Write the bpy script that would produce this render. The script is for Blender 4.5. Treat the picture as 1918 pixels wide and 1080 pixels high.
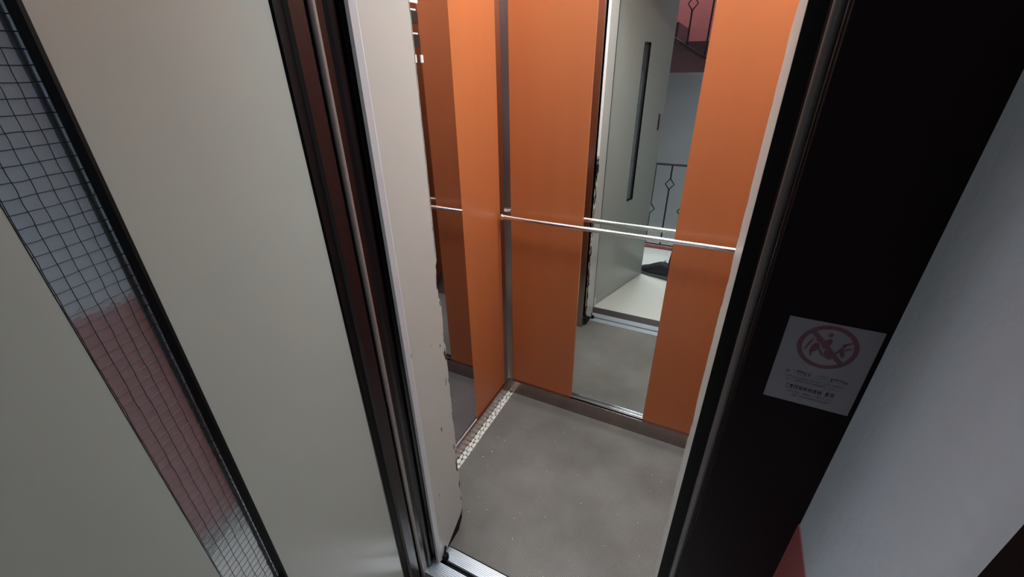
import bpy, bmesh, math, random
from mathutils import Vector, Matrix
random.seed(7)
for o in list(bpy.data.objects): bpy.data.objects.remove(o)
SC = bpy.context.scene
COL = SC.collection

# ------------------------------------------------------------------ camera
PITCH, YAW, ROLL, FPX = 4.81442395e-01, 4.66610037e-01, -1.45822361e-02, 7.80351011e+02
CAM_H = 1.45
def camera():
    cd = bpy.data.cameras.new('camera'); co = bpy.data.objects.new('camera', cd); COL.objects.link(co)
    f = Vector((-math.sin(YAW) * math.cos(PITCH), math.cos(YAW) * math.cos(PITCH), -math.sin(PITCH)))
    r = Vector((math.cos(YAW), math.sin(YAW), 0)); u = r.cross(f)
    r2 = r * math.cos(ROLL) + u * math.sin(ROLL); u2 = -r * math.sin(ROLL) + u * math.cos(ROLL)
    m = Matrix.Identity(4)
    for i in range(3):
        m[i][0] = r2[i]; m[i][1] = u2[i]; m[i][2] = -f[i]
    m[2][3] = CAM_H
    co.matrix_world = m
    cd.sensor_width = 36; cd.sensor_fit = 'HORIZONTAL'; cd.lens = 36 * FPX / 1918
    cd.clip_start = 0.01; cd.clip_end = 50
    SC.camera = co
camera()

# ------------------------------------------------------------------ world, exposure, area lights
w = bpy.data.worlds.new('world'); SC.world = w; w.use_nodes = True
w.node_tree.nodes['Background'].inputs[0].default_value = (.55, .65, .8, 1)
w.node_tree.nodes['Background'].inputs[1].default_value = .02
SC.view_settings.view_transform = 'Standard'; SC.view_settings.look = 'None'
SC.view_settings.exposure = 0; SC.view_settings.gamma = 1; SC.view_settings.use_curve_mapping = False
def area(name, loc, size, power, col, rot=(0, 0, 0), sy=None, spread=180):
    ld = bpy.data.lights.new(name, 'AREA'); ld.energy = power; ld.color = col
    ld.shape = 'RECTANGLE'; ld.size = size; ld.size_y = sy or size; ld.spread = math.radians(spread)
    lo = bpy.data.objects.new(name, ld); COL.objects.link(lo); lo.location = loc; lo.rotation_euler = rot
    return lo
COVE = (.75, .96, 1.07)
area('cabin_cove_light', (-.278, 1.425, 2.284), .86, 8.8, COVE, sy=.05)
area('cabin_cove_light_left', (-.725, 1.12, 2.284), .05, 3.6, COVE, sy=.50)
area('cabin_cove_light_right', (.170, 1.12, 2.284), .05, 8.0, COVE, sy=.50)
area('cabin_fill_light', (-.25, 1.02, 2.284), .24, 3.0, COVE, sy=.18)  # fill light added to lift the lower cabin surfaces
area('landing_lamp_light', (-.55, -.42, 2.47), .24, 5.5, (.76, .88, 1), spread=80)
area('stairwell_lamp_light', (-.5, -1.45, 3.3), .4, 29, (.84, .92, 1))

# ------------------------------------------------------------------ materials
def mat(name, col, rough=.5, metal=0, spec=.5, noise=None, bump=None, coat=0, trans=0, emit=None):
    m = bpy.data.materials.new(name); m.use_nodes = True
    nt = m.node_tree; b = nt.nodes['Principled BSDF']
    b.inputs['Base Color'].default_value = (*col, 1)
    b.inputs['Roughness'].default_value = rough; b.inputs['Metallic'].default_value = metal
    b.inputs['Specular IOR Level'].default_value = spec
    b.inputs['Coat Weight'].default_value = coat; b.inputs['Coat Roughness'].default_value = .08
    b.inputs['Transmission Weight'].default_value = trans
    if emit:
        b.inputs['Emission Color'].default_value = (*emit[0], 1); b.inputs['Emission Strength'].default_value = emit[1]
    tc = nt.nodes.new('ShaderNodeTexCoord')
    if noise:                       # (scale xyz, amount, detail)
        mp = nt.nodes.new('ShaderNodeMapping'); mp.inputs['Scale'].default_value = noise[0]
        nt.links.new(tc.outputs['Object'], mp.inputs[0])
        n = nt.nodes.new('ShaderNodeTexNoise'); n.inputs['Scale'].default_value = 1; n.inputs['Detail'].default_value = noise[2]
        nt.links.new(mp.outputs[0], n.inputs['Vector'])
        mx = nt.nodes.new('ShaderNodeMix'); mx.data_type = 'RGBA'
        a = noise[1]
        mx.inputs['A'].default_value = (*[min(1, c * (1 - a)) for c in col], 1)
        mx.inputs['B'].default_value = (*[min(1, c * (1 + a)) for c in col], 1)
        nt.links.new(n.outputs['Fac'], mx.inputs['Factor']); nt.links.new(mx.outputs['Result'], b.inputs['Base Color'])
    if bump:                        # (scale xyz, distance, detail)
        mp = nt.nodes.new('ShaderNodeMapping'); mp.inputs['Scale'].default_value = bump[0]
        nt.links.new(tc.outputs['Object'], mp.inputs[0])
        n = nt.nodes.new('ShaderNodeTexNoise'); n.inputs['Scale'].default_value = 1; n.inputs['Detail'].default_value = bump[2]
        nt.links.new(mp.outputs[0], n.inputs['Vector'])
        bp = nt.nodes.new('ShaderNodeBump'); bp.inputs['Distance'].default_value = bump[1]; bp.inputs['Strength'].default_value = 1
        nt.links.new(n.outputs['Fac'], bp.inputs['Height']); nt.links.new(bp.outputs[0], b.inputs['Normal'])
    return m
M = {}
M['orange'] = mat('orange_laminate', (.555, .172, .058), .36, noise=((14, 14, 1.2), .10, 5), spec=.5, bump=((220, 220, 60), .00006, 2))
M['steel'] = mat('brushed_steel_brown', (.38, .30, .275), .24, 1, noise=((30, 30, 2), .12, 3), bump=((400, 400, 6), .00005, 2))
M['bright_steel'] = mat('polished_steel', (.86, .85, .83), .14, 1)
M['rail'] = mat('handrail_steel', (.85, .82, .79), .22, 1)
M['bronze'] = mat('polished_bronze_panel', (.56, .53, .58), .035, 1, noise=((3, 3, 1), .1, 3))
M['mirror'] = mat('mirror_silver', (.92, .95, .91), .004, 1)
M['door_paint'] = mat('door_paint_grey_green', (.44, .48, .435), .23, noise=((4, 4, 3), .05, 4), bump=((160, 160, 160), .0001, 3), spec=.5)
M['frame'] = mat('frame_brown_gloss', (.015, .007, .009), .32, spec=.5, noise=((20, 20, 3), .35, 4), bump=((60, 60, 12), .0002, 3))
M['frame_face'] = mat('frame_face_dark', (.005, .0015, .0025), .5, spec=.12, noise=((8, 8, 3), .4, 3))
M['bead'] = mat('frame_bead_worn_metal', (.36, .32, .295), .42, .35, noise=((40, 40, 4), .3, 5))
M['bead_dark'] = mat('frame_bead_dark_worn', (.13, .11, .105), .45, .2, noise=((60, 60, 5), .5, 5))
M['seal'] = mat('black_rubber', (.004, .003, .0035), .6, spec=.25)
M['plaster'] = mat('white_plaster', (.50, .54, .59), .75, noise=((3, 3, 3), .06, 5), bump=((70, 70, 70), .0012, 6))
M['plaster_lit'] = mat('stairwell_plaster_lit', (.80, .86, .88), .75, noise=((3, 3, 3), .06, 5), bump=((70, 70, 70), .0012, 6))  # lighter copy of the plaster, stairwell brightness put into the colour
M['red'] = mat('red_oil_paint', (.36, .10, .095), .4, noise=((4, 4, 4), .12, 4), bump=((60, 60, 60), .0008, 4))
M['maroon'] = mat('maroon_stair_paint', (.10, .045, .05), .5)
M['floor'] = mat('landing_floor_cream', (.80, .77, .68), .3, noise=((120, 120, 120), .06, 3))
M['sill'] = mat('ribbed_aluminium', (.80, .84, .88), .32, .6)
M['dark_sill'] = mat('threshold_brown', (.07, .05, .045), .5)
M['pebble'] = mat('cream_pebble_stone', (.97, .92, .82), .5)
M['grout'] = mat('grout_dark', (.10, .075, .055), .8)
M['iron'] = mat('black_iron', (.012, .011, .012), .45)
M['white'] = mat('white_paint', (.8, .8, .78), .5)
M['edge_white'] = mat('edge_white_paint', (.86, .87, .90), .35)
M['lens'] = mat('lamp_diffuser', (.9, .9, .9), .5, emit=((1, .94, .86), 3))
M['coollens'] = mat('cool_lamp_diffuser', (.9, .9, .9), .5, emit=((.8, .9, 1), 3))
M['button'] = mat('button_black', (.02, .02, .022), .35)
M['wire'] = mat('glass_wire', (.035, .045, .05), .5, .3)
M['glass'] = mat('wired_glass', (.88, .94, .97), .14, trans=1, bump=((55, 55, 55), .0009, 3))
g_ = M['glass'].node_tree; gb_ = g_.nodes['Principled BSDF']; gb_.inputs['IOR'].default_value = 1.3
gd_ = g_.nodes.new('ShaderNodeBsdfDiffuse'); gd_.inputs[0].default_value = (.42, .46, .48, 1)      # grime on the hammered face
gm_ = g_.nodes.new('ShaderNodeMixShader'); gm_.inputs[0].default_value = .22
g_.links.new(gb_.outputs[0], gm_.inputs[1]); g_.links.new(gd_.outputs[0], gm_.inputs[2]); g_.links.new(gm_.outputs[0], g_.nodes['Material Output'].inputs[0])
M['paper'] = mat('sticker_paper_shaded', (.145, .138, .152), .5)  # white paper and print darkened, shade on the sticker put into the colour
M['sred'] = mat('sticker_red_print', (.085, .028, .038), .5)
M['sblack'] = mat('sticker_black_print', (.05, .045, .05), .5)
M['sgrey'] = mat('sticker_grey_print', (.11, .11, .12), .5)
M['shoe'] = mat('shoe_black_mesh', (.014, .013, .016), .7)
M['sole'] = mat('shoe_sole_grey', (.10, .10, .105), .6)
M['cloth'] = mat('trouser_dark_cloth', (.022, .022, .03), .9)
M['crumb'] = mat('crumb', (.7, .66, .58), .8)
M['tile'] = mat('grey_skirting_tile', (.28, .28, .27), .4)
M['red_led'] = mat('red_indicator', (.5, .02, .02), .4, emit=((1, .06, .05), 14))

# worn jamb paint: chips and dark scuffs gathered near the far edge (object Y = 0 at that edge)
def jamb_mat(name, col):
    m = mat(name, col, .30, noise=((5, 5, 3), .05, 4), bump=((150, 150, 150), .0001, 3))
    nt = m.node_tree; b = nt.nodes['Principled BSDF']; src = b.inputs['Base Color'].links[0].from_socket
    tc = nt.nodes.new('ShaderNodeTexCoord'); sp = nt.nodes.new('ShaderNodeSeparateXYZ'); nt.links.new(tc.outputs['Object'], sp.inputs[0])
    mp = nt.nodes.new('ShaderNodeMapping'); mp.inputs['Scale'].default_value = (60, 60, 16); nt.links.new(tc.outputs['Object'], mp.inputs[0])
    n = nt.nodes.new('ShaderNodeTexNoise'); n.inputs['Scale'].default_value = 1; n.inputs['Detail'].default_value = 4; nt.links.new(mp.outputs[0], n.inputs['Vector'])
    e = nt.nodes.new('ShaderNodeMapRange'); e.inputs['From Min'].default_value = -.030; e.inputs['From Max'].default_value = 0
    e.inputs['To Min'].default_value = 0; e.inputs['To Max'].default_value = .18; nt.links.new(sp.outputs['Y'], e.inputs['Value'])
    z = nt.nodes.new('ShaderNodeMapRange'); z.inputs['From Min'].default_value = 1.3; z.inputs['From Max'].default_value = .9
    z.inputs['To Min'].default_value = -.06; z.inputs['To Max'].default_value = .04; nt.links.new(sp.outputs['Z'], z.inputs['Value'])
    a = nt.nodes.new('ShaderNodeMath'); a.operation = 'ADD'; nt.links.new(n.outputs['Fac'], a.inputs[0]); nt.links.new(e.outputs[0], a.inputs[1])
    a2 = nt.nodes.new('ShaderNodeMath'); a2.operation = 'ADD'; nt.links.new(a.outputs[0], a2.inputs[0]); nt.links.new(z.outputs[0], a2.inputs[1])
    g = nt.nodes.new('ShaderNodeMath'); g.operation = 'GREATER_THAN'; g.inputs[1].default_value = .76; nt.links.new(a2.outputs[0], g.inputs[0])
    mx = nt.nodes.new('ShaderNodeMix'); mx.data_type = 'RGBA'; mx.inputs['B'].default_value = (.07, .045, .04, 1)
    nt.links.new(src, mx.inputs['A']); nt.links.new(g.outputs[0], mx.inputs['Factor']); nt.links.new(mx.outputs['Result'], b.inputs['Base Color'])
    return m
M['jamb'] = jamb_mat('jamb_paint_worn', (.64, .65, .60))

# rubber mat: small raised studs as fine relief, worn patches in colour
def mat_rubber():
    m = bpy.data.materials.new('studded_grey_rubber'); m.use_nodes = True
    nt = m.node_tree; b = nt.nodes['Principled BSDF']; b.inputs['Roughness'].default_value = .42
    tc = nt.nodes.new('ShaderNodeTexCoord')
    n = nt.nodes.new('ShaderNodeTexNoise'); n.inputs['Scale'].default_value = 3.5; n.inputs['Detail'].default_value = 7
    nt.links.new(tc.outputs['Object'], n.inputs['Vector'])
    cr = nt.nodes.new('ShaderNodeValToRGB'); cr.color_ramp.elements[0].position = .3; cr.color_ramp.elements[1].position = .72
    cr.color_ramp.elements[0].color = (.215, .188, .16, 1); cr.color_ramp.elements[1].color = (.375, .345, .305, 1)
    nt.links.new(n.outputs['Fac'], cr.inputs[0])
    v = nt.nodes.new('ShaderNodeTexVoronoi'); v.inputs['Scale'].default_value = 165; v.inputs['Randomness'].default_value = .12
    nt.links.new(tc.outputs['Object'], v.inputs['Vector'])
    mr = nt.nodes.new('ShaderNodeMapRange'); mr.inputs['From Min'].default_value = .15; mr.inputs['From Max'].default_value = .5
    mr.inputs['To Min'].default_value = 1; mr.inputs['To Max'].default_value = 0
    nt.links.new(v.outputs['Distance'], mr.inputs['Value'])
    dk = nt.nodes.new('ShaderNodeMix'); dk.data_type = 'RGBA'; dk.blend_type = 'MULTIPLY'; dk.inputs['B'].default_value = (.60, .585, .57, 1)
    iv = nt.nodes.new('ShaderNodeMath'); iv.operation = 'SUBTRACT'; iv.inputs[0].default_value = 1; nt.links.new(mr.outputs[0], iv.inputs[1])
    nt.links.new(iv.outputs[0], dk.inputs['Factor']); nt.links.new(cr.outputs[0], dk.inputs['A'])
    nt.links.new(dk.outputs['Result'], b.inputs['Base Color'])
    bp = nt.nodes.new('ShaderNodeBump'); bp.inputs['Distance'].default_value = .0012; bp.inputs['Strength'].default_value = .8
    nt.links.new(mr.outputs[0], bp.inputs['Height']); nt.links.new(bp.outputs[0], b.inputs['Normal'])
    return m
M['mat'] = mat_rubber()

# ------------------------------------------------------------------ helpers
def link(name, me, m, parent=None, loc=(0, 0, 0)):
    o = bpy.data.objects.new(name, me); COL.objects.link(o); o.location = loc
    if m is not None and not me.materials: me.materials.append(m)
    if parent: o.parent = parent
    return o
def obj(name, bm, m, parent=None, loc=(0, 0, 0), smooth=False, bevel=0):
    if bevel: bmesh.ops.bevel(bm, geom=[e for e in bm.edges if len(e.link_faces) == 2 and e.calc_face_angle(0) > .6], offset=bevel, segments=2, affect='EDGES', profile=.6)
    bmesh.ops.recalc_face_normals(bm, faces=bm.faces)
    me = bpy.data.meshes.new(name); bm.to_mesh(me); bm.free()
    if smooth:
        for p in me.polygons: p.use_smooth = True
        me.set_sharp_from_angle(angle=math.radians(40))
    return link(name, me, m, parent, loc)
def empty(name, loc=(0, 0, 0), rz=0):
    o = bpy.data.objects.new(name, None); COL.objects.link(o); o.location = loc; o.rotation_euler = (0, 0, rz); o.empty_display_size = .05
    return o
def tag(o, label, cat, group=None):
    o['label'] = label; o['category'] = cat
    if group: o['group'] = group
    return o
def struct(o, label=None):
    o['kind'] = 'structure'
    if label: o['label'] = label
    return o
def bx(x0, x1, y0, y1, z0, z1, bm=None):
    bm = bm or bmesh.new()
    v = [bm.verts.new((x, y, z)) for x in (x0, x1) for y in (y0, y1) for z in (z0, z1)]
    for q in ((0, 1, 3, 2), (4, 6, 7, 5), (0, 4, 5, 1), (2, 3, 7, 6), (0, 2, 6, 4), (1, 5, 7, 3)): bm.faces.new([v[i] for i in q])
    return bm
def prism(pts, z0, z1, bm=None):
    bm = bm or bmesh.new()
    a = [bm.verts.new((x, y, z0)) for x, y in pts]; b = [bm.verts.new((x, y, z1)) for x, y in pts]; n = len(pts)
    bm.faces.new(a); bm.faces.new(b[::-1])
    for i in range(n): bm.faces.new((a[i], a[(i + 1) % n], b[(i + 1) % n], b[i]))
    return bm
def tube(path, r, seg=12, bm=None, cap=True, closed=False):
    bm = bm or bmesh.new(); path = [Vector(p) for p in path]; rings = []; n = len(path)
    up = None
    for i, p in enumerate(path):
        if closed: d = path[(i + 1) % n] - path[i - 1]
        else: d = path[min(i + 1, n - 1)] - path[max(i - 1, 0)]
        d.normalize()
        if up is None: up = Vector((0, 0, 1)) if abs(d.z) < .9 else Vector((0, 1, 0))
        s = d.cross(up).normalized(); up = s.cross(d).normalized()
        rr = r[i] if isinstance(r, (list, tuple)) else r
        rings.append([bm.verts.new(p + (s * math.cos(t) + up * math.sin(t)) * rr) for t in [k * 2 * math.pi / seg for k in range(seg)]])
    m = n if closed else n - 1
    for i in range(m):
        a, b = rings[i], rings[(i + 1) % n]
        for k in range(seg): bm.faces.new((a[k], a[(k + 1) % seg], b[(k + 1) % seg], b[k]))
    if cap and not closed: bm.faces.new(rings[0]); bm.faces.new(rings[-1][::-1])
    return bm
def cyl(c, r, h, seg=20, axis='Z', bm=None):
    c = Vector(c); d = {'X': Vector((1, 0, 0)), 'Y': Vector((0, 1, 0)), 'Z': Vector((0, 0, 1))}[axis]
    return tube([c, c + d * h], r, seg, bm)

# key plan dimensions (metres)
XL, YB = -.778, 1.475            # cabin panel planes
XR = .222
YM = 1.481                       # mirror plane
CAB_TOP = 2.30
YF = .775                        # inside of the cabin front returns
LX, RX = -.590, .045             # painted jamb faces
FRONT = .455                     # landing wall plane
WLX, WRX = -1.33, .175           # landing side walls

# ------------------------------------------------------------------ cabin shell (setting)
wb = struct(obj('wall_back', bx(XL - .03, XR + .03, YM + .004, YM + .03, 0, CAB_TOP), M['steel']), 'rear wall of the lift cabin behind the orange panels')
pl = obj('panel', bx(-.744, -.4385, YB, YM + .004, .07, CAB_TOP), M['orange'], wb, bevel=.0012)
pr = obj('panel', bx(-.106, XR - .034, YB, YM + .004, .07, CAB_TOP), M['orange'], wb, bevel=.0012)
obj('corner_strip', prism([(-.743, YB + .006), (-.743, YB - .003), (-.768, YB - .012), (XL - .001, YB - .030), (XL - .001, YB + .006)], .05, CAB_TOP), M['steel'], wb)
obj('corner_strip', prism([(XR - .035, YB + .006), (XR - .035, YB - .003), (XR - .012, YB - .012), (XR + .001, YB - .030), (XR + .001, YB + .006)], .05, CAB_TOP), M['steel'], wb)
wl = struct(obj('wall_left', bx(XL - .03, XL - .006, YF, YM + .004, 0, CAB_TOP), M['steel']), 'left wall of the lift cabin')
obj('panel', bx(XL - .006, XL, 1.171, YB - .029, .055, CAB_TOP), M['orange'], wl, bevel=.0012)
wr = struct(obj('wall_right', bx(XR + .006, XR + .03, YF, YM + .004, 0, CAB_TOP), M['steel']), 'right wall of the lift cabin, behind the worn right jamb')
for y0, y1 in ((.80, 1.09), (1.095, YB - .029)):
    obj('panel', bx(XR, XR + .006, y0, y1, .055, CAB_TOP), M['orange'], wr, bevel=.0012)
struct(obj('baseboard_back', bx(XL, XR, 1.460, YB, 0, .075), M['steel'], bevel=.001), 'brown steel skirting under the mirror')
bl = struct(obj('baseboard_left', bx(XL, -.767, YF, 1.460, 0, .060), M['steel'], bevel=.001), 'brown steel skirting beside the pebble strip')
obj('edge_trim', bx(XL, -.7745, YF + .01, 1.169, .060, .063), M['white'], bl)
struct(obj('baseboard_right', bx(XR - .011, XR, YF, 1.460, 0, .060), M['steel'], bevel=.001))
# front returns either side of the opening, rounded nose towards the door
def return_wall(xa, xb, name, lab):
    s = 1 if xb > xa else -1
    pts = [(xa, YF - .012), (xa, YF)]
    for k in range(7):
        t = math.pi / 2 - k * math.pi / 6
        pts.append((xb - s * .006 + s * .006 * math.cos(t), YF - .006 + .006 * math.sin(t)))
    return struct(obj(name, prism(pts, 0, CAB_TOP), M['steel'], smooth=True), lab)
return_wall(XL - .03, LX - .020, 'wall_front_left', 'steel return of the cabin front on the left')
return_wall(XR + .03, RX + .020, 'wall_front_right', 'steel return of the cabin front on the right')
struct(obj('wall_front_header', bx(LX - .02, RX + .02, .62, YF, 2.02, CAB_TOP), M['steel']), 'steel header over the cabin opening')
# cabin ceiling with lamp
struct(obj('ceiling_cabin', bx(XL - .03, XR + .03, .62, YM + .03, CAB_TOP, CAB_TOP + .03), M['white']), 'white ceiling of the lift cabin')
def lamp_unit(name, x, y, hx, hy, label):
    lamp = empty(name, (x, y, CAB_TOP)); tag(lamp, label, 'lamp')
    hb = bmesh.new()
    for a in ((-hx - .008, hx + .008, -hy - .008, -hy), (-hx - .008, hx + .008, hy, hy + .008), (-hx - .008, -hx, -hy, hy), (hx, hx + .008, -hy, hy)): bx(*a, -.010, 0, hb)
    obj('lamp_frame', hb, M['white'], lamp)
    obj('diffuser', bx(-hx, hx, -hy, hy, -.008, -.001), M['lens'], lamp)
lamp_unit('strip_lamp', -.278, 1.425, .44, .030, 'long narrow white strip lamp on the cabin ceiling along the rear wall')
lamp_unit('strip_lamp', -.725, 1.12, .030, .26, 'narrow white strip lamp on the cabin ceiling along the left wall')
lamp_unit('strip_lamp', .170, 1.12, .030, .26, 'narrow white strip lamp on the cabin ceiling along the right wall')

lamp_unit('cabin_fill_lamp', -.25, 1.02, .13, .10, 'small square white fill lamp added in the middle of the cabin ceiling')  # added fitting for the fill light, beside the strip lamps
# mirror: silvered sheet with a folded steel channel under it
mi = empty('wall_mirror', (-.272, YM, .085)); tag(mi, 'tall frameless mirror between the two orange panels on the rear wall', 'mirror')
obj('mirror_glass', bx(-.1665, .1660, 0, .004, 0, 2.20), M['mirror'], mi)
cb = bx(-.168, .1675, -.012, .0, -.010, -.005); bx(-.168, .1675, -.012, -.010, -.010, .003, cb); bx(-.168, .1675, -.004, -.002, -.005, .009, cb)
obj('channel_trim', cb, M['bright_steel'], mi)

# handrail on the rear wall
hr = empty('handrail', (-.27, YB, .929)); tag(hr, 'polished tubular steel handrail across the rear wall and mirror', 'handrail')
obj('tube', tube([(-.486, -.045, 0), (.480, -.045, 0)], .0088, 20), M['rail'], hr, smooth=True)
for x in (-.490, .482): obj('end_flange', tube([(x - .002, -.045, 0), (x + .006, -.045, 0)], .013, 20), M['rail'], hr, smooth=True)

# operating panel: full height polished bronze sheet on the left wall with a column of buttons
cp = empty('control_panel', (XL, .97, 1.1)); tag(cp, 'tall polished dark operating panel left of the orange side panel, half hidden by the jamb', 'control panel')
obj('face_plate', bx(-.005, .001, .785 - .97, 1.169 - .97, .066 - 1.1, CAB_TOP - 1.1), M['bronze'], cp)
for k in range(9):
    z = 1.5205 + k * .0515 - 1.1
    if k == 2:
        obj('label_plate', bx(.001, .004, -.012, .060, z - .020, z + .014), M['white'], cp); continue
    bt = obj('button', bx(.001, .006, -.005, .052, z - .0135, z + .0135), M['button'], cp, bevel=.002)
    obj('button_mark', bx(.001, .003, -.005, .050, z + .0155, z + .0190), M['white'], bt)
for y in (.030, .058): obj('lamp_window', bx(.001, .003, y - .006, y + .005, 1.472 - 1.1, 1.490 - 1.1), M['white'], cp)

# ------------------------------------------------------------------ cabin floor, pebbles, mat
cf = struct(obj('floor_cabin', bx(XL, XR, .668, YB, -.03, -.0045), M['grout']), 'cabin floor with a pebble strip showing beside the rubber mat')
def clip(poly, p, n):
    out = []
    for a, b in zip(poly, poly[1:] + poly[:1]):
        da, db = (a[0] - p[0]) * n[0] + (a[1] - p[1]) * n[1], (b[0] - p[0]) * n[0] + (b[1] - p[1]) * n[1]
        if da <= 0: out.append(a)
        if (da < 0) != (db < 0) and da != db:
            t = da / (da - db); out.append((a[0] + (b[0] - a[0]) * t, a[1] + (b[1] - a[1]) * t))
    return out
def pebble_strip():
    X0, X1, Y0, Y1 = -.7665, -.7352, .785, 1.4595
    pts = []; y = Y0 - .01; row = 0; rnd = random.Random(5)
    while y < Y1 + .02:
        if row % 2 == 0: cols = (.30, .86)
        else: cols = (.62, .08)
        for c in cols: pts.append((X0 + (X1 - X0) * (c + rnd.uniform(-.16, .16)), y + rnd.uniform(-.006, .006) + (0.005 if c > .5 else 0)))
        y += .0255; row += 1
    gap = .00115
    for i, p in enumerate(pts):
        poly = [(X0, Y0), (X1, Y0), (X1, Y1), (X0, Y1)]
        for k, q in enumerate(pts):
            if k == i or abs(q[1] - p[1]) > .06: continue
            d = (q[0] - p[0], q[1] - p[1]); L = math.hypot(*d)
            if L < 1e-5: continue
            n = (d[0] / L, d[1] / L); m_ = ((p[0] + q[0]) / 2 - n[0] * gap, (p[1] + q[1]) / 2 - n[1] * gap)
            poly = clip(poly, m_, n)
            if len(poly) < 3: break
        if len(poly) < 3: continue
        for _ in range(1):
            nw = []
            for a, b in zip(poly, poly[1:] + poly[:1]):
                nw += [(a[0] * .78 + b[0] * .22, a[1] * .78 + b[1] * .22), (a[0] * .22 + b[0] * .78, a[1] * .22 + b[1] * .78)]
            poly = nw
        A = abs(sum(a[0] * b[1] - b[0] * a[1] for a, b in zip(poly, poly[1:] + poly[:1]))) / 2
        if A < 1.2e-5: continue
        cx = sum(a[0] for a in poly) / len(poly); cy = sum(a[1] for a in poly) / len(poly)
        bm = bmesh.new(); R = []
        for f, z in ((1, 0), (.97, .0030), (.84, .0042)): R.append([bm.verts.new(((x - cx) * f, (y_ - cy) * f, z)) for x, y_ in poly])
        n = len(poly)
        for a, b in zip(R, R[1:]):
            for k in range(n): bm.faces.new((a[k], a[(k + 1) % n], b[(k + 1) % n], b[k]))
        bm.faces.new(R[-1])
        obj('pebble', bm, M['pebble'], cf, (cx, cy, -.0047), smooth=True)
pebble_strip()
# mat: lightly uneven left edge
mb = []
y = .672
L = []
while y < 1.459:
    L.append((-.7355 + random.uniform(-.0008, .0008), y)); y += .02
L.append((-.7355, 1.459))
mt = obj('rubber_mat', prism([(XR - .012, .672)] + L + [(XR - .012, 1.459)], -.0045, 0), M['mat'])
tag(mt, 'grey studded rubber mat covering the lift cabin floor', 'mat')
cr = bmesh.new()
for k in range(46):
    x = random.uniform(-.70, .10); y = random.uniform(.70, 1.40); s = random.uniform(.0008, .0019)
    bmesh.ops.create_icosphere(cr, subdivisions=1, radius=s, matrix=Matrix.Translation((x, y, s * .6)) @ Matrix.Diagonal((1, random.uniform(.6, 1.4), .6, 1)))
for x, y in ((-.655, 1.085), (-.675, 1.045)):
    bmesh.ops.create_icosphere(cr, subdivisions=1, radius=.0035, matrix=Matrix.Translation((x, y, .0018)) @ Matrix.Diagonal((1, .7, .5, 1)))
c_ = obj('crumbs', cr, M['crumb']); c_['kind'] = 'stuff'; tag(c_, 'tiny pale crumbs scattered on the rubber mat', 'crumbs')

# ------------------------------------------------------------------ sill between landing and cabin
sl = struct(obj('trim_1', bx(LX - .03, RX + .03, .487, .562, -.03, -.003), M['dark_sill']), 'dark threshold between landing floor and aluminium sill')
sill = empty('door_sill', (0, 0, 0)); struct(sill, 'ribbed aluminium sill with a guide groove')
def ribbed(y0, y1, n, name):
    bm = bx(LX - .03, RX + .03, y0, y1, -.03, -.003)
    p = (y1 - y0) / n
    for k in range(n): bx(LX - .03, RX + .03, y0 + k * p + p * .18, y0 + k * p + p * .82, -.0035, -.0008, bm)
    return obj(name, bm, M['sill'], sill)
ribbed(.564, .612, 9, 'ribbed_strip'); ribbed(.628, .669, 8, 'ribbed_strip')
obj('guide_groove', bx(LX - .03, RX + .03, .612, .628, -.03, -.016), M['seal'], sill)

# painted jamb panels of the cabin opening, with chipped far edges and a cut lower corner
def jamb(x, s, T, name, lab):
    # local Y = 0 at the far edge; s = +1: face looks to +X
    D = .139 if s > 0 else .150
    NOTCH = [(.983, 1.035, .0065), (.925, .978, .0075), (.79, .835, .006), (.655, .675, .005), (.52, .54, .004), (.30, .33, .005)]
    ph = [random.uniform(0, 6) for _ in range(4)]
    prof = [(-D, -.002), (-.100, .020), (-.012, .078), (0, .100)]
    zs = [.100 + k * .0125 for k in range(1, 155)]
    for z in zs:
        j = random.uniform(0, .0012)
        if s > 0:
            for a_, b_, d_ in NOTCH:
                if a_ < z < b_: j += d_ * random.uniform(.75, 1)
        else:
            v = math.sin(z * 17 + ph[0]) + math.sin(z * 41 + ph[1]) * .8 + math.sin(z * 97 + ph[2]) * .5
            j += max(0, v - .2) * .018 + random.uniform(0, .003)
        prof.append((-j, z))
    prof += [(0, 2.02), (-D, 2.02)]
    bm = bmesh.new()
    a = [bm.verts.new((0, y, z)) for y, z in prof]; b = [bm.verts.new((-s * T, y, z)) for y, z in prof]
    bm.faces.new(a); bm.faces.new(b[::-1]); n = len(prof)
    for i in range(n): bm.faces.new((a[i], a[(i + 1) % n], b[(i + 1) % n], b[i]))
    o = struct(obj(name, bm, M['jamb'], loc=(x, .760, 0)), lab)
    # dark backing behind the panel, showing below the cut corner and in the chips
    e = bmesh.new()
    pr2 = [(-.126, -.002), (-.030, .004), (-.004, .040), (.0010, .075), (.0002, .42), (-.0008, .44), (-.0008, 1.05), (-.02, 1.05), (-.02, .11), (-.11, .02)]
    a = [e.verts.new((-s * .004, y, z)) for y, z in pr2]; b = [e.verts.new((-s * .0075, y, z)) for y, z in pr2]
    e.faces.new(a); e.faces.new(b[::-1]); n = len(pr2)
    for i in range(n): e.faces.new((a[i], a[(i + 1) % n], b[(i + 1) % n], b[i]))
    if s > 0: obj('dark_backing', e, M['seal'], o)
    else: e.free()
    return o
jl = jamb(LX, 1, .012, 'trim_2', 'grey painted cabin jamb panel on the left of the opening, chipped far edge')
obj('edge_strip', prism([(.0004, -.140), (-.0034, -.153), (-.012, -.153), (-.012, -.136), (-.0005, -.136)], 0, 2.02), M['edge_white'], jl)
obj('far_edge', prism([(-.012, -.002), (-.012, .0035), (-.003, .0035), (0, .0005), (0, -.002)], 1.05, 2.02), M['white'], jl)
jr = jamb(RX, -1, .005, 'trim_3', 'grey painted cabin jamb panel on the right of the opening, chipped edges')
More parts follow.
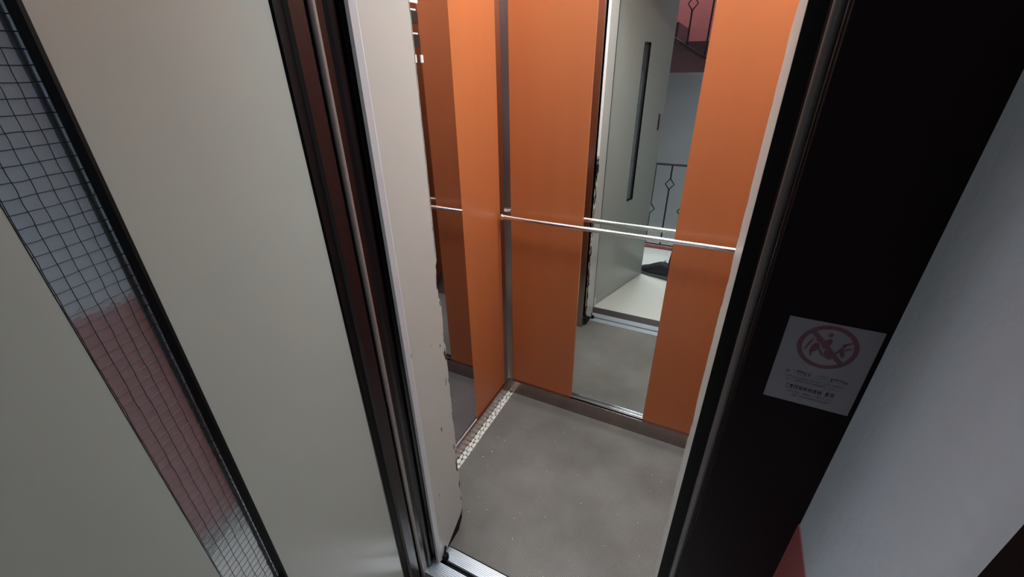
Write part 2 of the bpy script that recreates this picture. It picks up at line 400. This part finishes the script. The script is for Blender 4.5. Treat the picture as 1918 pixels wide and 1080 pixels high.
struct(obj('trim_4', bx(LX - .02, RX + .02, .61, .76, 2.02, 2.05), M['jamb']), 'header over the painted cabin jambs')
ro = empty('guide_roller', (-.583, .632, .0)); tag(ro, 'small dark guide roller in the sill groove at the foot of the left jamb', 'roller')
obj('wheel', tube([(0, -.0, -.014), (0, 0, -.004), (0, 0, .010), (0, 0, .016)], [.006, .011, .0115, .008], 20), M['seal'], ro, smooth=True)
obj('pin', tube([(-.004, .004, .012), (-.004, .012, .040)], .004, 10), M['frame'], ro, smooth=True)

# ------------------------------------------------------------------ landing door frame (dark, profiled)
def frame_jamb(x0, s, name, lab, fm='frame'):
    # plan profile of the reveal; s = +1: the reveal looks to +X
    P = [(.022, .4835), (.012, .4845), (.009, .489), (.009, .503), (.001, .508), (.001, .536), (.009, .539), (.009, .560)]
    pts = [(x0 - s * d, y) for d, y in P]
    pts += [(x0 - s * .008, .578), (x0 - s * .002, .583), (x0 + s * .001, .590), (x0 - s * .003, .598), (x0 - s * .008, .601), (x0 - s * .008, .612), (x0 - s * .003, .618), (x0 - s * .003, .626), (x0 - s * .010, .632), (x0 - s * .075, .632), (x0 - s * .075, .4835)]
    o = struct(obj(name, prism(pts, 0, 2.05), M[fm]), lab)
    c = (x0 - s * .004, .5525) if s > 0 else (.0580, .4790)
    xa, xb = sorted((x0 - s * .012, x0 - s * .0075)); obj('seal', bx(xa, xb, .487, .505, 0, 2.05), M['seal'], o)
    rb = .0062 if s > 0 else .0048
    obj('bead', prism([(c[0] + math.cos(t) * rb, c[1] + math.sin(t) * rb) for t in [k * math.pi / 8 for k in range(16)]], .0, 2.05), M['bead'] if s > 0 else M['bead_dark'], o, smooth=True)
    return o
frame_jamb(-.612, 1, 'trim_5', 'dark brown hinge side jamb of the landing door frame with a worn bead')
fr = frame_jamb(.0640, -1, 'trim_6', 'near black right jamb of the landing door frame', 'frame_face')
obj('gap_filler', bx(.0501, .0850, .606, .764, 0, 2.02), M['seal'], fr)  # black filler added to plug the gap beside the jamb
obj('edge_cover', bx(.0451, .0700, .604, .6085, 0, 2.02), M['seal'], fr)  # black plate added over the pale front edge of the jamb
obj('front_face', bx(.0640, WRX, FRONT, .4835, 0, 2.20), M['frame_face'], fr, bevel=.002)
struct(obj('trim_7', bx(-.687, .128, FRONT, .632, 2.05, 2.12), M['frame']), 'dark header of the landing door frame')

# ------------------------------------------------------------------ landing door, standing open
DA = Vector((-.612, .450, 0)); ang = math.atan2(-.62, .18)
door = empty('door_1', DA, ang)
door['kind'] = 'structure'; door['label'] = 'grey painted landing door standing open on the left with a narrow wired glass slot'
def slab_hole(x0, x1, z0, z1, hx0, hx1, hz0, hz1, y0, y1):
    bm = bmesh.new(); V = {}
    for y in (y0, y1):
        for i, (x, z) in enumerate(((x0, z0), (x1, z0), (x1, z1), (x0, z1), (hx0, hz0), (hx1, hz0), (hx1, hz1), (hx0, hz1))): V[y, i] = bm.verts.new((x, y, z))
    for y in (y0, y1):
        for i in range(4): bm.faces.new((V[y, i], V[y, (i + 1) % 4], V[y, 4 + (i + 1) % 4], V[y, 4 + i]))
    for i in range(4):
        bm.faces.new((V[y0, i], V[y0, (i + 1) % 4], V[y1, (i + 1) % 4], V[y1, i]))
        bm.faces.new((V[y0, 4 + i], V[y0, 4 + (i + 1) % 4], V[y1, 4 + (i + 1) % 4], V[y1, 4 + i]))
    return bm
HX0, HX1, HZ0, HZ1 = .272, .354, .668, 1.585
obj('door_leaf', slab_hole(-.034, .655, .008, 2.03, HX0, HX1, HZ0, HZ1, -.026, 0), M['door_paint'], door)
g = 'glazing_gasket'
gb = slab_hole(HX0, HX1, HZ0, HZ1, HX0 + .004, HX1 - .0006, HZ0 + .004, HZ1 - .004, -.027, .0003)
obj(g, gb, M['seal'], door)
obj('wired_glass_pane', bx(HX0 + .004, HX1 - .0006, -.018, -.013, HZ0 + .004, HZ1 - .004), M['glass'], door)
wm = bmesh.new()
z = HZ0 + .01
while z < HZ1 - .006:
    x = HX0 + .004; P = []
    while x < HX1 - .0006:
        P.append((x, -.0118 + random.uniform(-.0002, .0002), z + random.uniform(-.0005, .0005))); x += .0125
    P.append((HX1 - .0006, -.0118, z)); tube(P, .00045, 4, wm, cap=False); z += .0124
for k in range(6):
    x = HX0 + .010 + k * .0128; z = HZ0 + .004; P = []
    while z < HZ1 - .004:
        P.append((x + random.uniform(-.0006, .0006), -.0115, z)); z += .0124
    P.append((x, -.0115, HZ1 - .004)); tube(P, .0004, 4, wm, cap=False)
w_ = obj('wire_mesh', wm, M['wire'], door); w_['kind'] = 'stuff'
lt = obj('latch_keep', bx(.583, .607, -.004, .0015, 1.085, 1.185), M['button'], door)
obj('latch_bolt', bx(.590, .600, .0015, .006, 1.115, 1.155), M['steel'], lt)
for z in (.02, 1.0, 1.95):
    obj('hinge', tube([(-.041, -.012, z), (-.041, -.012, z + .07)], .007, 14), M['frame'], door, smooth=True)
obj('closer_bracket', bx(-.036, -.010, .0005, .004, .014, .060), M['white'], door, bevel=.001)

# ------------------------------------------------------------------ landing shell
struct(obj('floor', bx(WLX, 1.0, -.77, .487, -.12, 0), M['floor']), 'cream landing floor')
struct(obj('trim_8', bx(WLX, 1.0, -.800, -.77, -.12, .022), M['red']), 'red painted kerb along the edge of the landing')
def wall(name, a, lab, wain=None):
    o = struct(obj(name, bx(*a), M['plaster']), lab)
    if wain: obj('wainscot', bx(*wain), M['red'], o, bevel=.001)
    return o
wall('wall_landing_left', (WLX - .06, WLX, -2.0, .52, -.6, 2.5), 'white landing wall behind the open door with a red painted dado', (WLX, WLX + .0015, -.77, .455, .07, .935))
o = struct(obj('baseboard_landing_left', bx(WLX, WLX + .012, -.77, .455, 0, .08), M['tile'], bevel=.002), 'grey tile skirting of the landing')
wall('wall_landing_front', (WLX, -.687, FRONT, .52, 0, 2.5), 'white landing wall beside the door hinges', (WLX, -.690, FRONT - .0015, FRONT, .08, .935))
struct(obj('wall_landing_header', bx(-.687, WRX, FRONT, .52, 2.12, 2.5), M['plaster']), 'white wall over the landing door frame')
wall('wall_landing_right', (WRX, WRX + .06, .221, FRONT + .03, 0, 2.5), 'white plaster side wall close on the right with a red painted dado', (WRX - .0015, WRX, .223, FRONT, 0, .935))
# dark door frame of the flat next door
dj = struct(obj('trim_9', bx(.163, .26, .110, .2205, 0, 2.1), M['frame_face'], bevel=.003), 'dark frame of the neighbouring flat door at the right edge')
struct(obj('door_2', bx(.225, .26, -.70, .110, 0, 2.1), M['frame_face'], bevel=.003), 'dark door of the neighbouring flat')
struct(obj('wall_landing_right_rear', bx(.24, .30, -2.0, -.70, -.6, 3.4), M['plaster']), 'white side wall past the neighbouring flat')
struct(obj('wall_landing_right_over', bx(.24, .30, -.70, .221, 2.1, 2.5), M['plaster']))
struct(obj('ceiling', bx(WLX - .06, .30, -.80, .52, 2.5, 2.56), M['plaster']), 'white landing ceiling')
bw = struct(obj('wall_stairwell', bx(WLX, .24, -2.06, -2.0, -.6, 3.4), M['plaster_lit']), 'white rear wall of the stairwell')
struct(obj('floor_stairwell', bx(WLX, .24, -2.0, -.80, -.30, -.17), M['floor']), 'lower half landing of the staircase')
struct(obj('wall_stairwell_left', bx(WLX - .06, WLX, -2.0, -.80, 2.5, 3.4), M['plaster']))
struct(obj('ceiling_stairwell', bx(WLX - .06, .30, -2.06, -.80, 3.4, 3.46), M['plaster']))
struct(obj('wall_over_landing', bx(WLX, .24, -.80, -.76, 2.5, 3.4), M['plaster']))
# upper flight: side and flat soffit, red wall above it
def xz_prism(pts, y0, y1):
    bm = bmesh.new(); a = [bm.verts.new((x, y0, z)) for x, z in pts]; b = [bm.verts.new((x, y1, z)) for x, z in pts]; n = len(pts)
    bm.faces.new(a); bm.faces.new(b[::-1])
    for i in range(n): bm.faces.new((a[i], a[(i + 1) % n], b[(i + 1) % n], b[i]))
    return bm
def zl(x): return 1.650 - .57 * (x + .56)
pts = [(WLX, 1.418)]
pts += [(-.152, 1.418)]
xs = -.152
st = []
pts += [(WLX, zl(WLX))]
fl = struct(obj('stair_flight', xz_prism(pts, -1.96, -1.10), M['maroon']), 'maroon painted underside and side of the upper stair flight')
for k in range(5):
    x1 = -.30 - k * .24
    obj('step', bx(x1 - .24, x1, -1.95, -1.12, zl(x1) - .02, zl(x1) + .135), M['maroon'], fl)
red = [(WLX, zl(WLX) + 1.1), (WLX, 1.45), (.24, 1.45), (.24, zl(.24) + 1.1)]
obj('wainscot', xz_prism(red, -2.0, -1.998), M['red'], bw)

def diamond_bm(r=.036, h=.048, t=.005):
    bm = bmesh.new()
    for s in (-1, 1):
        tube([(0, 0, h), (s * r * .35, 0, h * .62), (s * r, 0, 0), (s * r * .35, 0, -h * .62), (0, 0, -h)], t, 6, bm)
    return bm
DM = None
def balustrade(name, loc, xs, ztop, zbot, dz, lab, slope=0.0):
    t = empty(name, loc); tag(t, lab, 'railing', None)
    x0, x1 = xs[0] - .06, xs[-1] + .06
    obj('top_rail', tube([(x0, 0, ztop - slope * x0), (x1, 0, ztop - slope * x1)], .010, 8), M['iron'], t)
    obj('bottom_rail', tube([(x0, 0, zbot - slope * x0), (x1, 0, zbot - slope * x1)], .006, 8), M['iron'], t)
    for i, x in enumerate(xs):
        zc = dz[i % 2] - slope * x; h = .048
        bm = tube([(x, 0, zbot - slope * x), (x, 0, zc - h)], .0065, 6); tube([(x, 0, zc + h), (x, 0, ztop - slope * x)], .0065, 6, bm)
        p = obj('picket', bm, M['iron'], t)
        global DM
        if DM is None:
            d = obj('diamond_ornament', diamond_bm(), M['iron'], p, (x, 0, zc)); DM = d.data
        else: link('diamond_ornament', DM, None, p, (x, 0, zc))
lower = [-.387 + (k - 6) * .132 for k in range(10)]
balustrade('stair_railing', (0, -.835, 0), lower, .735, .02, (.572, .345), 'black iron railing with diamond pickets along the landing edge, seen in the mirror')
upper = [-.453 + (k - 5) * .145 for k in range(9)]
balustrade('stair_railing', (0, -1.09, 1.33), upper, .95, .02, (.47, .30), 'black iron railing sloping up the stairs before the red wall', slope=.57)

# landing lamps
ll = empty('landing_lamp', (-.55, -.42, 2.5)); tag(ll, 'round white lamp on the landing ceiling', 'lamp')
obj('base', tube([(0, 0, -.012), (0, 0, 0)], .16, 32), M['white'], ll)
obj('diffuser', tube([(0, 0, -.026), (0, 0, -.022), (0, 0, -.012)], [.10, .14, .15], 32), M['coollens'], ll, smooth=True)
l2 = empty('stairwell_lamp', (-.5, -1.45, 3.4)); tag(l2, 'square lamp on the stairwell ceiling', 'lamp')
obj('housing', bx(-.23, .23, -.23, .23, -.06, 0), M['white'], l2)

# ------------------------------------------------------------------ sticker on the right jamb face
sk = empty('warning_sticker', (.1305, FRONT - .0006, 1.171)); tag(sk, 'white paper warning sticker with a red prohibition ring on the dark jamb', 'sign')

obj('paper', bx(-.0395, .0395, -.0004, .0002, -.0525, .0525), M['paper'], sk)
def flat(polys, name, m, y=-.0007):
    bm = bmesh.new()
    for P in polys:
        a = [bm.verts.new((x, y, z)) for x, z in P]; bm.faces.new(a)
    return obj(name, bm, m, sk)
RC = (0, .0245)
ring = []
for k in range(48):
    t0, t1 = k * math.pi / 24, (k + 1) * math.pi / 24
    ring.append([(RC[0] + r * math.cos(t), RC[1] + r * math.sin(t)) for r, t in ((.0215, t0), (.0258, t0), (.0258, t1), (.0215, t1))])
flat(ring, 'prohibition_ring', M['sred'])
bw_ = .0022
flat([[(-.0152 - bw_ * .7, RC[1] + .0152 - bw_ * .7), (-.0152 + bw_ * .7, RC[1] + .0152 + bw_ * .7), (.0152 + bw_ * .7, RC[1] - .0152 + bw_ * .7), (.0152 - bw_ * .7, RC[1] - .0152 - bw_ * .7)]], 'prohibition_bar', M['sred'], -.0011)
def blob(cx, cz, rx, rz, rot=0, n=14):
    return [(cx + rx * math.cos(t) * math.cos(rot) - rz * math.sin(t) * math.sin(rot), cz + rx * math.cos(t) * math.sin(rot) + rz * math.sin(t) * math.cos(rot)) for t in [k * 2 * math.pi / n for k in range(n)]]
fig = [blob(-.0100, .0225, .0032, .0060, -.25), blob(-.0085, .0320, .0028, .0030), blob(-.0160, .0250, .0010, .0085, -.30), blob(-.0040, .0180, .0012, .0060, .6),
       blob(-.0015, .0290, .0030, .0068, -.35), blob(-.0010, .0395, .0022, .0026), blob(.0030, .0170, .0040, .0060, .5), blob(-.0120, .0150, .0011, .0040, .2),
       blob(.0110, .0250, .0012, .0085, -.45), blob(.0150, .0330, .0010, .0055, -1.0), blob(.0135, .0210, .0020, .0048, .3), blob(.0165, .0270, .0009, .0045, -1.0), blob(.0100, .0135, .0022, .0045, .7)]
flat(fig, 'pictogram', M['sred'], -.0009)
def textrow(x0, x1, z, h, seed):
    rnd = random.Random(seed); P = []; x = x0
    while x < x1:
        if rnd.random() < .14: x += h * .5; continue
        w = h * rnd.uniform(.45, .7); t = h * .24
        kind = rnd.randrange(4)
        if kind != 3: P.append([(x, z), (x + t, z), (x + t, z + h), (x, z + h)])
        if kind in (0, 2): P.append([(x + w - t, z), (x + w, z), (x + w, z + h), (x + w - t, z + h)])
        if kind in (0, 1, 3): P.append([(x, z + h - t), (x + w, z + h - t), (x + w, z + h), (x, z + h)])
        if kind in (1, 2): P.append([(x, z + h * .42), (x + w, z + h * .42), (x + w, z + h * .42 + t), (x, z + h * .42 + t)])
        if kind in (1, 3): P.append([(x, z), (x + w, z), (x + w, z + t), (x, z + t)])
        x += w + h * .22
    return P
flat(textrow(-.029, .029, -.0150, .0046, 1), 'print_line', M['sgrey'])
flat(textrow(-.026, .026, -.0205, .0022, 2) + textrow(-.024, .024, -.0245, .0022, 3), 'print_line', M['sgrey'])
flat(textrow(-.022, .020, -.0345, .0052, 4), 'print_line', M['sblack'])
flat(textrow(-.020, .020, -.0395, .0020, 5) + textrow(-.014, .020, -.0440, .0020, 6), 'print_line', M['sgrey'])

# ------------------------------------------------------------------ the shoe of the person on the landing (seen in the mirror)
PH = math.atan2(-.26, -.966)
sh = empty('shoe', (-.150, -.150, 0), PH); sh.scale = (1.1, 1.12, 1.38); tag(sh, 'black sneaker of the person on the landing, seen in the mirror', 'shoe')
def loft(sections, n=18):
    bm = bmesh.new(); R = []
    for (x, w, z0, z1, cy) in sections:
        ring = []
        for k in range(n):
            t = k * 2 * math.pi / n; c, s_ = math.cos(t), math.sin(t)
            yy = w * math.copysign(abs(c) ** .8, c); zz = (z0 + z1) / 2 + (z1 - z0) / 2 * math.copysign(abs(s_) ** (.75 if s_ > 0 else .5), s_)
            ring.append(bm.verts.new((x, cy + yy, zz)))
        R.append(ring)
    for a, b in zip(R, R[1:]):
        for k in range(n): bm.faces.new((a[k], a[(k + 1) % n], b[(k + 1) % n], b[k]))
    bm.faces.new(R[0]); bm.faces.new(R[-1][::-1]); return bm
obj('upper', loft([(.006, .022, .022, .060, 0), (.014, .031, .020, .088, 0), (.045, .036, .020, .094, 0), (.085, .037, .020, .088, .001), (.115, .038, .019, .093, .002), (.150, .041, .018, .084, .004), (.190, .045, .018, .066, .006), (.230, .044, .018, .047, .006), (.265, .034, .019, .038, .004), (.284, .016, .021, .030, .002)]), M['shoe'], sh, smooth=True)
so = loft([(.000, .020, .006, .024, 0), (.010, .032, .001, .027, 0), (.060, .035, .000, .026, 0), (.120, .035, .001, .023, .002), (.190, .048, .000, .021, .006), (.240, .046, .001, .021, .006), (.275, .034, .004, .023, .004), (.292, .014, .010, .024, .002)])
obj('sole', so, M['sole'], sh, smooth=True)
lb = bmesh.new()
for k in range(5):
    x = .110 + k * .019; z = .096 - k * .0080
    tube([(x - .003, -.020, z - .008), (x + .002, 0, z + .001), (x - .003, .020, z - .008)], .0022, 6, lb)
tube([(.100, 0, .090), (.108, .016, .100), (.122, .024, .094), (.114, .010, .088)], .0018, 6, lb)
obj('laces', lb, M['sole'], sh)
tr = bmesh.new(); rings = []
for z, r, x in ((.075, .046, .040), (.10, .047, .038), (.16, .050, .030), (.24, .053, .022), (.33, .058, .014), (.40, .062, .010)):
    rings.append([tr.verts.new((x + r * 1.05 * math.cos(t) + .002 * math.sin(5 * t + z * 40), r * math.sin(t), z)) for t in [k * math.pi / 12 for k in range(24)]])
for a, b in zip(rings, rings[1:]):
    for k in range(24): tr.faces.new((a[k], a[(k + 1) % 24], b[(k + 1) % 24], b[k]))
tr.faces.new(rings[0]); tr.faces.new(rings[-1][::-1])
tl = obj('trouser_leg', tr, M['cloth'], None, (-.148, -.152, .062), smooth=True); tl.rotation_euler = (0, 0, PH)
tag(tl, 'dark trouser leg of the person on the landing, above the black sneaker', 'trousers')
